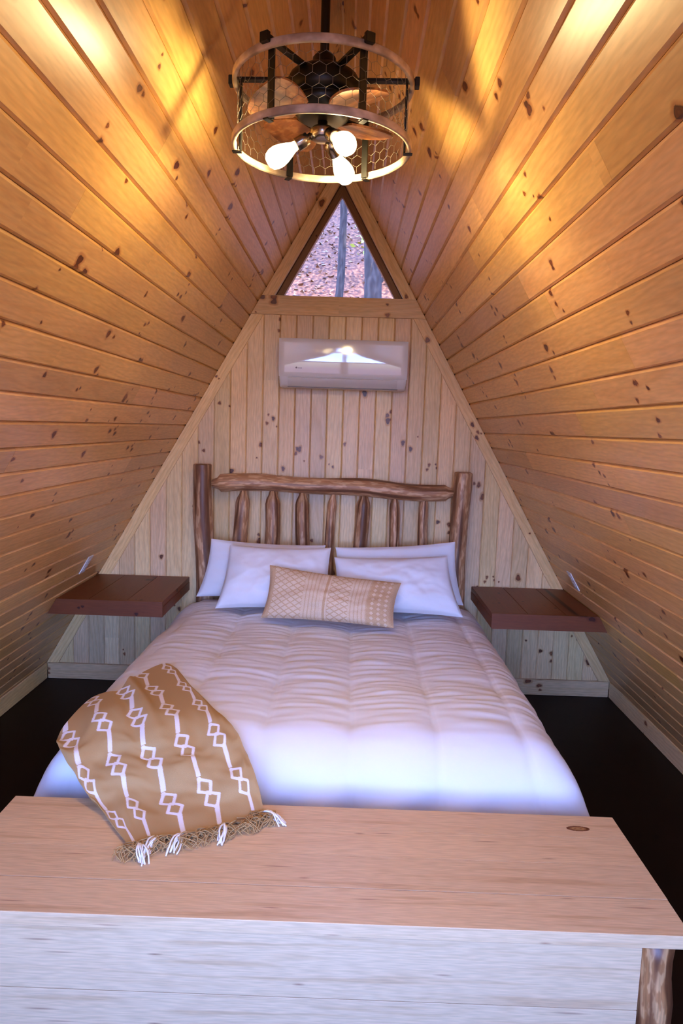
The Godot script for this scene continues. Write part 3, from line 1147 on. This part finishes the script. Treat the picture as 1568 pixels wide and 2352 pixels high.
func pillow(called: String, label: String, tl: Vector3, tr: Vector3, bl: Vector3, br: Vector3, fat: float, m: Material, sd: int) -> void:
	var nu := 57
	var nv := 41
	var wn := noise(300 + sd, 1.0, FastNoiseLite.TYPE_SIMPLEX_SMOOTH, 3)
	var at := (bl + br) * 0.5
	var out := (br - bl).cross(tl - bl).normalized()    # towards the room
	var b := MB.new()
	for side: float in [1.0, -1.0]:
		var P := PackedVector3Array()
		var T := PackedVector2Array()
		for j in nv:
			var v := float(j) / (nv - 1)
			for ii in nu:
				var u := float(ii if side > 0 else nu - 1 - ii) / (nu - 1)
				# edges bow inwards between the corners
				var uu := 2.0 * u - 1.0
				var vv := 2.0 * v - 1.0
				var pu := uu * (1.0 - 0.05 * (1.0 - vv * vv))
				var pv := vv * (1.0 - 0.075 * (1.0 - uu * uu))
				var U := 0.5 + 0.5 * pu
				var V := 0.5 + 0.5 * pv
				var p := bl.lerp(br, U).lerp(tl.lerp(tr, U), V)
				var h := pow(maxf(0.0, 1.0 - uu * uu), 0.5) * pow(maxf(0.0, 1.0 - vv * vv), 0.5)
				h = pow(h, 0.95)
				var wrk := wn.get_noise_2d(u * 2.6 + side * 7.0, v * 2.2) * 0.24
				p += out * side * fat * (1.5 if side > 0.0 else 0.55) * h * (1.0 + wrk) * (1.12 - 0.3 * v)
				P.append(p - at)
				T.append(Vector2(u, 1.0 - v))
		b.grid(P, nu, nv, T)
	var o: MeshInstance3D = obj(called, b, m)
	o.position = at
	tag(o, label, "pillow", "white bed pillows" if called == "pillow" else "")


func catmull(a: Vector3, b: Vector3, c: Vector3, d: Vector3, t: float) -> Vector3:
	return 0.5 * ((2.0 * b) + (c - a) * t + (2.0 * a - 5.0 * b + 4.0 * c - d) * t * t + (3.0 * b - a - 3.0 * c + d) * t * t * t)


func build_throw() -> void:
	# lies over the left corner of the bed's foot and runs down onto the bench
	var C := [
		[Vector3(-0.890, 0.602, 2.090), Vector3(-0.862, 0.596, 2.152), Vector3(-0.822, 0.580, 2.208), Vector3(-0.757, 0.543, 2.271), Vector3(-0.701, 0.512, 2.326), Vector3(-0.636, 0.497, 2.379), Vector3(-0.551, 0.495, 2.482), Vector3(-0.487, 0.493, 2.559)],
		[Vector3(-0.882, 0.628, 2.030), Vector3(-0.811, 0.628, 2.145), Vector3(-0.773, 0.590, 2.212), Vector3(-0.734, 0.556, 2.254), Vector3(-0.692, 0.524, 2.310), Vector3(-0.622, 0.500, 2.372), Vector3(-0.535, 0.498, 2.468), Vector3(-0.470, 0.495, 2.548)],
		[Vector3(-0.862, 0.640, 1.830), Vector3(-0.772, 0.660, 2.012), Vector3(-0.702, 0.647, 2.121), Vector3(-0.661, 0.604, 2.186), Vector3(-0.614, 0.550, 2.266), Vector3(-0.572, 0.515, 2.322), Vector3(-0.505, 0.503, 2.418), Vector3(-0.440, 0.496, 2.515)],
		[Vector3(-0.761, 0.668, 1.785), Vector3(-0.662, 0.664, 1.961), Vector3(-0.583, 0.647, 2.120), Vector3(-0.546, 0.612, 2.171), Vector3(-0.489, 0.556, 2.257), Vector3(-0.446, 0.517, 2.318), Vector3(-0.391, 0.502, 2.414), Vector3(-0.346, 0.496, 2.490)],
		[Vector3(-0.744, 0.660, 1.615), Vector3(-0.594, 0.660, 1.859), Vector3(-0.489, 0.658, 2.044), Vector3(-0.426, 0.620, 2.161), Vector3(-0.379, 0.572, 2.232), Vector3(-0.323, 0.528, 2.299), Vector3(-0.285, 0.503, 2.366), Vector3(-0.250, 0.496, 2.439)],
		[Vector3(-0.678, 0.660, 1.476), Vector3(-0.519, 0.658, 1.748), Vector3(-0.391, 0.658, 1.987), Vector3(-0.322, 0.643, 2.123), Vector3(-0.280, 0.603, 2.185), Vector3(-0.227, 0.551, 2.264), Vector3(-0.189, 0.514, 2.320), Vector3(-0.156, 0.496, 2.388)],
		[Vector3(-0.615, 0.650, 1.507), Vector3(-0.495, 0.650, 1.726), Vector3(-0.359, 0.650, 1.943), Vector3(-0.276, 0.650, 2.064), Vector3(-0.232, 0.630, 2.138), Vector3(-0.187, 0.569, 2.231), Vector3(-0.158, 0.527, 2.290), Vector3(-0.135, 0.494, 2.355)],
	]
	for col in C:
		for q in 8:
			if col[q].y > 0.6: col[q].y -= 0.014 + 0.05 * clampf((col[q].z - 2.0) / 0.12, 0.0, 1.0) * clampf((0.67 - col[q].y) * 40.0, 0.0, 1.0) * 0.4
	var us := [0.0, 0.075, 0.265, 0.455, 0.645, 0.835, 1.0]
	var nu := 85
	var nv := 121
	var wn := noise(401, 1.0, FastNoiseLite.TYPE_SIMPLEX_SMOOTH, 2)
	var P := PackedVector3Array()
	P.resize(nu * nv)
	var T := PackedVector2Array()
	T.resize(nu * nv)
	for i in nu:
		var u := float(i) / (nu - 1)
		var k := 0
		while k < 5 and us[k + 1] < u: k += 1
		var fu: float = (u - us[k]) / (us[k + 1] - us[k])
		var col := []
		for q in 8:
			col.append(catmull(C[maxi(k - 1, 0)][q], C[k][q], C[k + 1][q], C[mini(k + 2, 6)][q], fu))
		for j in nv:
			var v := float(j) / (nv - 1) * 7.0
			var q := mini(int(v), 6)
			var p := catmull(col[maxi(q - 1, 0)], col[q], col[q + 1], col[mini(q + 2, 7)], v - q)
			var lift := 0.010 * sin(PI * j / (nv - 1.0))
			p.y += lift * (0.6 + wn.get_noise_2d(u * 5.0, v * 0.8) + 0.7 * sin(u * 22.0 + v * 0.4) * 0.6)
			var fold := 1.0 - smoothstep(0.15, 0.75, v / 7.0)
			p.y += fold * (0.022 * exp(-pow((u - 0.53) / 0.05, 2.0)) - 0.008 * exp(-pow((u - 0.43) / 0.035, 2.0)))
			P[j * nu + i] = p
	for i in nu:
		var along := 0.0
		for j in range(nv - 1, -1, -1):
			if j < nv - 1: along += P[j * nu + i].distance_to(P[(j + 1) * nu + i])
			T[j * nu + i] = Vector2(float(i) / (nu - 1), 1.02 - along / 0.212)
	var Q := PackedVector3Array()
	var U := PackedVector2Array()
	for j in range(nv - 1, -1, -1):
		for i in nu:
			Q.append(P[j * nu + i])
			U.append(T[j * nu + i])
	var t := thing("throw_blanket", "mustard throw with white diamond chains draped over bed corner and bench", "blanket", Vector3(-0.5, 0.4835, 2.3))
	for i in Q.size(): Q[i] -= t.position
	var b := MB.new()
	sheet(b, Q, nu, nv, U, 0.005)
	obj("cloth", b, M.throw, t)
	# fringe along the lower edge, lying on the bench
	var r := RandomNumberGenerator.new()
	r.seed = 91
	var edge := func(f: float) -> Vector3:
		var x := f * (nu - 1)
		var i := mini(int(x), nu - 2)
		return P[(nv - 1) * nu + i].lerp(P[(nv - 1) * nu + i + 1], x - i) - t.position
	var fr := MB.new()
	for k in 260:
		var f := (k + r.randf()) / 260.0
		var p: Vector3 = edge.call(f)
		yarn(fr, p, Vector3(0.16 + r.randf_range(-0.5, 0.6), 0, 1.0).normalized(), r.randf_range(0.035, 0.072), 0.0021, r, 1.0)
	var o := obj("fringe", fr, M.tan_yarn, t)
	o.set_meta("kind", "stuff")
	for f: float in [0.10, 0.30, 0.44, 0.66, 0.975]:
		var tb := MB.new()
		var p: Vector3 = edge.call(f)
		var dir := Vector3(0.1 + r.randf_range(-0.25, 0.35), 0, 1.0).normalized()
		if f > 0.9: dir = Vector3(0.75, 0, 0.6).normalized()
		for q in 9:
			yarn(tb, p + Vector3(r.randf_range(-0.006, 0.006), 0.002, 0), (dir + Vector3(r.randf_range(-0.16, 0.16), 0, 0)).normalized(), r.randf_range(0.070, 0.100), 0.0034, r, 0.3)
		obj("tassel", tb, M.white_yarn, t)


func yarn(b: MB, p: Vector3, dir: Vector3, len: float, rad: float, r: RandomNumberGenerator, curl: float) -> void:
	var pts := []
	var rr := []
	var side := Vector3(-dir.z, 0, dir.x)
	var ph := r.randf() * TAU
	var amp := r.randf_range(0.4, 1.0) * curl * 0.022
	var high := r.randf_range(0.002, 0.020)
	for k in 6:
		var f := k / 5.0
		pts.append(p + dir * len * f + side * amp * (sin(ph + f * 5.0) - sin(ph)) + Vector3(0, lerpf(0.0, -0.0075, f) + high * sin(PI * f), 0))
		rr.append(rad * (1.0 - 0.35 * f))
	for k in 6:
		pts[k].y = maxf(pts[k].y, rad + 0.0005)
	tube(b, pts, rr, 5)


func build_shelves() -> void:
	for s: float in [-1.0, 1.0]:
		var top := 0.705
		var low := 0.620
		var t := thing("floating_nightstand", "thick dark brown floating nightstand left of the bed" if s < 0 else "thick dark brown floating nightstand right of the bed", "nightstand", Vector3(s * 1.2, low, 0.34), "floating nightstands")
		# boards of the top run away from the wall, closed by a front board and an inner side board
		var xi := 0.900
		var xs := [xi, 1.10, 1.31, 1.60]
		for k in 3:
			var b := MB.new()
			b.tint = Color(1, 1, 1) * rng.randf_range(0.88, 1.05)
			var x0: float = xs[k]
			var x1: float = xs[k + 1]
			var prof := []
			if k < 2:
				rbox(b, Vector3(minf(s * x0, s * x1) + 0.0006 - s * 1.2, top - 0.030 - low, 0.019 - 0.34), Vector3(maxf(s * x0, s * x1) - 0.0006 - s * 1.2, top - low, 0.655 - 0.34), 0.0025, 2, 0.3125, 0.3125, rng.randf(), rng.randi_range(0, 31) / 32.0)
			else:
				# outer board cut to the slope of the wall
				var xt := (RIDGE - top) * LEAN - 0.003
				var xl := (RIDGE - top + 0.030) * LEAN - 0.003
				var m2 := MB.new()
				m2.tint = b.tint
				slab_xy(m2, PackedVector2Array([Vector2(s * (x0 + 0.0006) - s * 1.2, top - 0.030 - low), Vector2(s * xl - s * 1.2, top - 0.030 - low), Vector2(s * xt - s * 1.2, top - low), Vector2(s * (x0 + 0.0006) - s * 1.2, top - low)]), 0.019 - 0.34, 0.655 - 0.34, 0.3125, rng.randi_range(0, 31) / 32.0)
				b = m2
			obj("top_board", b, M.walnut, t)
		var fb := MB.new()
		var yb := low
		var xt2 := (RIDGE - top) * LEAN - 0.003
		var xl2 := (RIDGE - yb) * LEAN - 0.003
		slab_xy(fb, PackedVector2Array([Vector2(s * xi - s * 1.2, 0), Vector2(s * xl2 - s * 1.2, 0), Vector2(s * xt2 - s * 1.2, top - low), Vector2(s * xi - s * 1.2, top - low)]), 0.6555 - 0.34, 0.675 - 0.34, 0.3125, (20.0 + s) / 32.0)
		obj("front_board", fb, M.walnut, t)
		var sb := MB.new()
		rbox(sb, Vector3(minf(s * xi, s * (xi + 0.02)) - s * 1.2, 0, 0.019 - 0.34), Vector3(maxf(s * xi, s * (xi + 0.02)) - s * 1.2, top - 0.0305 - low, 0.655 - 0.34), 0.002, 2, 0.3125, 0.3125, 0.3, 0.4)
		obj("side_board", sb, M.walnut, t)
		var ub := MB.new()
		rbox(ub, Vector3(minf(s * 0.9205, s * 1.5) - s * 1.2, 0.0, 0.019 - 0.34), Vector3(maxf(s * 0.9205, s * 1.5) - s * 1.2, 0.018, 0.655 - 0.34), 0.002, 2, 0.3125, 0.3125, 0.6, 0.6)
		obj("bottom_board", ub, M.walnut, t)


func build_fan() -> void:
	var t := thing("ceiling_fan", "caged drum ceiling fan with wooden rings, wire mesh and three bulbs", "ceiling fan", FAN)
	var y0 := 2.444
	var y1 := 2.627
	var R := 0.25
	var segs := 72
	# the two wooden rings
	for y: float in [y0, y1 - 0.021]:
		var b := MB.new()
		var th := 0.012
		var hh := 0.021
		var ring := [Vector2(R - th, y + 0.003), Vector2(R - th + 0.003, y), Vector2(R - 0.003, y), Vector2(R, y + 0.003), Vector2(R, y + hh - 0.003), Vector2(R - 0.003, y + hh), Vector2(R - th + 0.003, y + hh), Vector2(R - th, y + hh - 0.003), Vector2(R - th, y + 0.003)]
		lathe(b, ring, Vector3.ZERO, segs)
		obj("wooden_ring", b, M.ring, t)
	# chicken wire between them
	var w := MB.new()
	var cols := 44
	var cw := TAU / cols
	var rows := 6
	var rw := 0.235
	var yl := y0 + 0.018
	var yh := y1 - 0.012
	var rh := (yh - yl) / rows
	for c in cols:
		for q in rows + 1:
			var a := (c + (0.5 if q % 2 == 1 else 0.0)) * cw
			var yb := yl + q * rh
			var P := func(ang: float, y: float) -> Vector3: return Vector3(sin(ang) * rw, y, cos(ang) * rw)
			if q < rows:
				tube(w, [P.call(a, yb + rh * 0.18), P.call(a, yb + rh * 0.82)], [0.0006, 0.0006], 4)
				tube(w, [P.call(a, yb + rh * 0.82), P.call(a + cw * 0.5, yb + rh * 1.18)], [0.0006, 0.0006], 4)
				tube(w, [P.call(a, yb + rh * 0.82), P.call(a - cw * 0.5, yb + rh * 1.18)], [0.0006, 0.0006], 4)
	var wm := obj("wire_mesh", w, M.wire, t)
	wm.set_meta("kind", "stuff")
	# upright bars, spokes to the motor, square end blocks
	for k in 6:
		var az := deg_to_rad(-32.0 + 60.0 * k)
		var rot := Basis(Vector3.UP, az)
		var bar := MB.new()
		rbox(bar, Vector3(-0.010, y0 + 0.002, 0.2265), Vector3(0.010, y1 - 0.001, 0.2325), 0.001, 1)
		var o := obj("upright_bar", bar, M.iron, t)
		o.basis = rot
		var sp := MB.new()
		rbox(sp, Vector3(-0.010, y1 + 0.001, 0.07), Vector3(0.010, y1 + 0.009, 0.260), 0.001, 2)
		o = obj("spoke", sp, M.iron, t)
		o.basis = rot
		var bl := MB.new()
		rbox(bl, Vector3(-0.013, y1 - 0.012, 0.2505), Vector3(0.013, y1 + 0.013, 0.264), 0.002, 2)
		o = obj("end_block", bl, M.iron, t)
		o.basis = rot
		var clip := MB.new()
		rbox(clip, Vector3(-0.008, y0 - 0.004, 0.226), Vector3(0.008, y0 - 0.0002, 0.252), 0.001, 2)
		o = obj("lower_clip", clip, M.iron, t)
		o.basis = rot
	# rod, canopy, motor
	var m := MB.new()
	lathe(m, [Vector2(0, 2.69), Vector2(0.0125, 2.69), Vector2(0.0125, 3.24), Vector2(0, 3.24)], Vector3.ZERO, 20)
	obj("rod", m, M.iron, t)
	m = MB.new()
	lathe(m, [Vector2(0, 3.19), Vector2(0.03, 3.19), Vector2(0.048, 3.205), Vector2(0.02, 3.245), Vector2(0, 3.245)], Vector3.ZERO, 28)
	obj("ceiling_canopy", m, M.iron, t)
	m = MB.new()
	lathe(m, [Vector2(0, 2.525), Vector2(0.055, 2.525), Vector2(0.072, 2.535), Vector2(0.076, 2.548), Vector2(0.086, 2.552), Vector2(0.090, 2.566), Vector2(0.084, 2.572), Vector2(0.084, 2.578), Vector2(0.098, 2.584), Vector2(0.102, 2.60), Vector2(0.102, 2.622), Vector2(0.094, 2.638), Vector2(0.072, 2.652), Vector2(0.044, 2.660), Vector2(0.034, 2.666), Vector2(0.032, 2.688), Vector2(0.022, 2.700), Vector2(0, 2.701)], Vector3.ZERO, 48)
	obj("motor_housing", m, M.iron, t)
	# blades
	for k in 4:
		var az := deg_to_rad(-52.0 + 90.0 * k)
		m = MB.new()
		var P := PackedVector3Array()
		var T := PackedVector2Array()
		for j in 15:
			var f := j / 14.0
			var rr := lerpf(0.075, 0.218, f)
			var hw := 0.036 + 0.042 * sin(minf(1.0, f * 1.5) * PI * 0.5)
			if f > 0.75: hw *= sqrt(maxf(0.02, 1.0 - pow((f - 0.75) / 0.25, 2.0)))
			for i in 9:
				var x := lerpf(-hw, hw, i / 8.0)
				P.append(Vector3(x, 2.540 + x * 0.24, rr))
				T.append(Vector2(0.2 + x * 2.0, 0.3 * k + rr * 1.5))
		var P2 := PackedVector3Array()
		var T2 := PackedVector2Array()
		for j in range(14, -1, -1):
			for i in 9:
				P2.append(P[j * 9 + i])
				T2.append(T[j * 9 + i])
		sheet(m, P2, 9, 15, T2, 0.006)
		var o := obj("blade", m, M.blade, t)
		o.basis = Basis(Vector3.UP, az)
		m = MB.new()
		rbox(m, Vector3(-0.018, 2.541, 0.05), Vector3(0.018, 2.546, 0.115), 0.001, 2)
		o = obj("blade_bracket", m, M.iron, t)
		o.basis = Basis(Vector3.UP, az)
	# light kit
	m = MB.new()
	lathe(m, [Vector2(0, 2.472), Vector2(0.022, 2.473), Vector2(0.034, 2.480), Vector2(0.036, 2.500), Vector2(0.028, 2.508), Vector2(0.014, 2.512), Vector2(0.014, 2.5245), Vector2(0, 2.5245)], Vector3.ZERO, 32)
	obj("light_hub", m, M.nickel, t)
	for az: float in [270.0, 32.0, 150.0]:
		var dip := deg_to_rad(32.0)
		var a := deg_to_rad(az)
		var dir := Vector3(sin(a) * cos(dip), -sin(dip), cos(a) * cos(dip))
		var start := Vector3(sin(a) * 0.030, 2.487, cos(a) * 0.030)
		var bs := Basis(Quaternion(Vector3.UP, dir))
		m = MB.new()
		lathe(m, [Vector2(0, 0.0), Vector2(0.010, 0.0), Vector2(0.010, 0.010), Vector2(0.0165, 0.012), Vector2(0.0165, 0.022), Vector2(0.0185, 0.024), Vector2(0.0185, 0.048), Vector2(0.015, 0.050), Vector2(0, 0.050)], Vector3.ZERO, 24)
		var so := obj("lamp_socket", m, M.nickel, t)
		so.transform = Transform3D(bs, start)
		m = MB.new()
		lathe(m, [Vector2(0, 0.051), Vector2(0.0125, 0.051), Vector2(0.014, 0.060), Vector2(0.020, 0.074), Vector2(0.0265, 0.092), Vector2(0.0295, 0.108), Vector2(0.0285, 0.122), Vector2(0.023, 0.135), Vector2(0.013, 0.1425), Vector2(0, 0.1445)], Vector3.ZERO, 28)
		var bu := obj("bulb", m, M.bulb, t)
		bu.transform = Transform3D(bs, start)
		var l := SpotLight3D.new()      # these bulbs shine forwards from an opaque base
		l.name = "bulb_light"
		t.add_child(l, true)
		l.position = start + dir * 0.106
		l.light_color = Color(1.0, 0.88, 0.63)
		l.light_energy = 0.43
		l.light_size = 0.028
		l.basis = Basis.looking_at(dir, Vector3.UP)
		l.spot_angle = 89.0
		l.spot_angle_attenuation = 0.35
		l.spot_range = 14.0
		l.spot_attenuation = 2.0
		l.shadow_enabled = true


func build_air_conditioner() -> void:
	var t := thing("air_conditioner", "white wall-mounted air conditioner below the triangular window", "air conditioner", Vector3(0.040, 1.915, 0.0))
	var hw := 0.380
	# side profile (depth, height), counter-clockwise seen from +x with depth to the left... body without the front panel
	var prof := [Vector2(0.019, 0.0), Vector2(0.110, 0.0), Vector2(0.135, 0.012), Vector2(0.178, 0.052), Vector2(0.183, 0.075), Vector2(0.186, 0.26), Vector2(0.176, 0.28), Vector2(0.155, 0.287), Vector2(0.019, 0.287)]
	rounded_bar(t, "body", prof, hw, 0.018, M.plastic_dull)
	# curved front panel
	var b := MB.new()
	var P := PackedVector3Array()
	var T := PackedVector2Array()
	var nu := 41
	var nv := 17
	for j in nv:
		var f := j / (nv - 1.0)
		for i in nu:
			var u := lerpf(-1.0, 1.0, i / (nu - 1.0))
			var edge := minf((1.0 - absf(u)) * hw / 0.014, minf(f, 1.0 - f) * 0.215 / 0.014)
			var drop := 0.0 if edge >= 1.0 else 0.010 * (1.0 - sqrt(maxf(0.0, 1.0 - pow(1.0 - edge, 2.0))))
			P.append(Vector3(u * (hw + 0.001), 0.060 + 0.222 * f, 0.2030 - 0.011 * pow(maxf(0.0, 1.0 - f / 0.6), 2.0) - 0.003 * f * f - drop))
			T.append(Vector2(u, f))
	sheet(b, P, nu, nv, T, 0.008)
	obj("front_panel", b, M.plastic, t)
	# air flap along the lower lip, with the outlet behind it
	b = MB.new()
	var F := PackedVector3Array()
	var G := PackedVector2Array()
	for j in 7:
		var f := j / 6.0
		for i in 2:
			F.append(Vector3(lerpf(-hw + 0.055, hw - 0.055, i), lerpf(0.008, 0.054, f), lerpf(0.140, 0.190, f) + 0.006 * sin(PI * f)))
			G.append(Vector2(i, f))
	sheet(b, F, 2, 7, G, 0.005)
	obj("air_flap", b, M.plastic, t)
	b = MB.new()
	rbox(b, Vector3(-hw + 0.05, 0.0015, 0.1285), Vector3(hw - 0.05, 0.006, 0.139), 0.001, 0)
	obj("outlet_slot", b, M.mark, t)
	# small maker's mark at the lower left of the panel: a dot and a short blurred word
	b = MB.new()
	lathe(b, [Vector2(0, 0.0), Vector2(0.0055, 0.0), Vector2(0.0055, 0.0006), Vector2(0, 0.0006)], Vector3.ZERO, 16)
	var o := obj("brand_mark", b, M.mark, t)
	o.basis = Basis(Vector3.RIGHT, PI / 2)
	o.position = Vector3(-0.275, 0.112, 0.1995)
	for k in 4:
		b = MB.new()
		rbox(b, Vector3(-0.266 + k * 0.0065, 0.108, 0.1985), Vector3(-0.2615 + k * 0.0065, 0.1125, 0.2004), 0.0004, 0)
		obj("brand_letter", b, M.mark, t)


# bar with the given side profile (z, y), running along x, its ends drawn in
func rounded_bar(parent: Node, called: String, prof: Array, hw: float, rad: float, m: Material) -> void:
	var mid := Vector2.ZERO
	for p in prof: mid += p / prof.size()
	var b := MB.new()
	var P := PackedVector3Array()
	var T := PackedVector2Array()
	var steps := [[-1.0, 0.0], [-1.0, 0.80], [-0.97, 0.95], [-0.9, 1.0], [0.9, 1.0], [0.97, 0.95], [1.0, 0.80], [1.0, 0.0]]
	var xs := [-hw, -hw, -hw + rad * 0.3, -hw + rad, hw - rad, hw - rad * 0.3, hw, hw]
	var n := prof.size()
	for j in steps.size():
		for i in n + 1:
			var p: Vector2 = prof[i % n]
			var sc: float = steps[j][1]
			var inset := rad * (1.0 - sc) * 1.2 if sc > 0.5 else 1e9
			var q := p
			if sc < 0.5:
				q = mid
			else:
				var d := (mid - p)
				q = p + Vector2(signf(d.x), signf(d.y)) * minf(inset, d.length() * 0.9)
				if p.x < 0.03: q.x = p.x
			P.append(Vector3(xs[j], q.y, q.x))
			T.append(Vector2(i, j))
	# orientation: want outward
	var Q := PackedVector3Array()
	var U := PackedVector2Array()
	for j in steps.size():
		for i in range(n, -1, -1):
			Q.append(P[j * (n + 1) + i])
			U.append(T[j * (n + 1) + i])
	b.grid(Q, n + 1, steps.size(), U, true)
	obj(called, b, m, parent)


func build_outlets() -> void:
	for s: float in [-1.0, 1.0]:
		var at := on_slope(s, 2.803, 0.465 if s < 0 else 0.467)
		var t := thing("wall_outlet", "white outlet plate on the %s slope above the nightstand" % ("left" if s < 0 else "right"), "outlet", at, "wall outlets")
		# own axes: x along the room, y up the slope, z off the wall
		var up := Vector3(-s * sinl, cosl, 0)
		var off := Vector3(-s * cosl, -sinl, 0)
		t.basis = Basis(up.cross(off), up, off)
		var b := MB.new()
		rbox(b, Vector3(-0.036, -0.059, 0.0005), Vector3(0.036, 0.059, 0.007), 0.002)
		obj("plate", b, M.plastic_dull, t)
		for k: float in [-1.0, 1.0]:
			b = MB.new()
			rbox(b, Vector3(-0.017, k * 0.021 - 0.014, 0.0072), Vector3(0.017, k * 0.021 + 0.014, 0.0095), 0.001)
			var so := obj("socket", b, M.plastic_dull, t)
			for q: float in [-1.0, 1.0]:
				b = MB.new()
				rbox(b, Vector3(q * 0.006 - 0.0012, k * 0.021 - 0.004, 0.0096), Vector3(q * 0.006 + 0.0012, k * 0.021 + 0.005, 0.0099), 0.0001)
				obj("slot", b, M.slot, so)
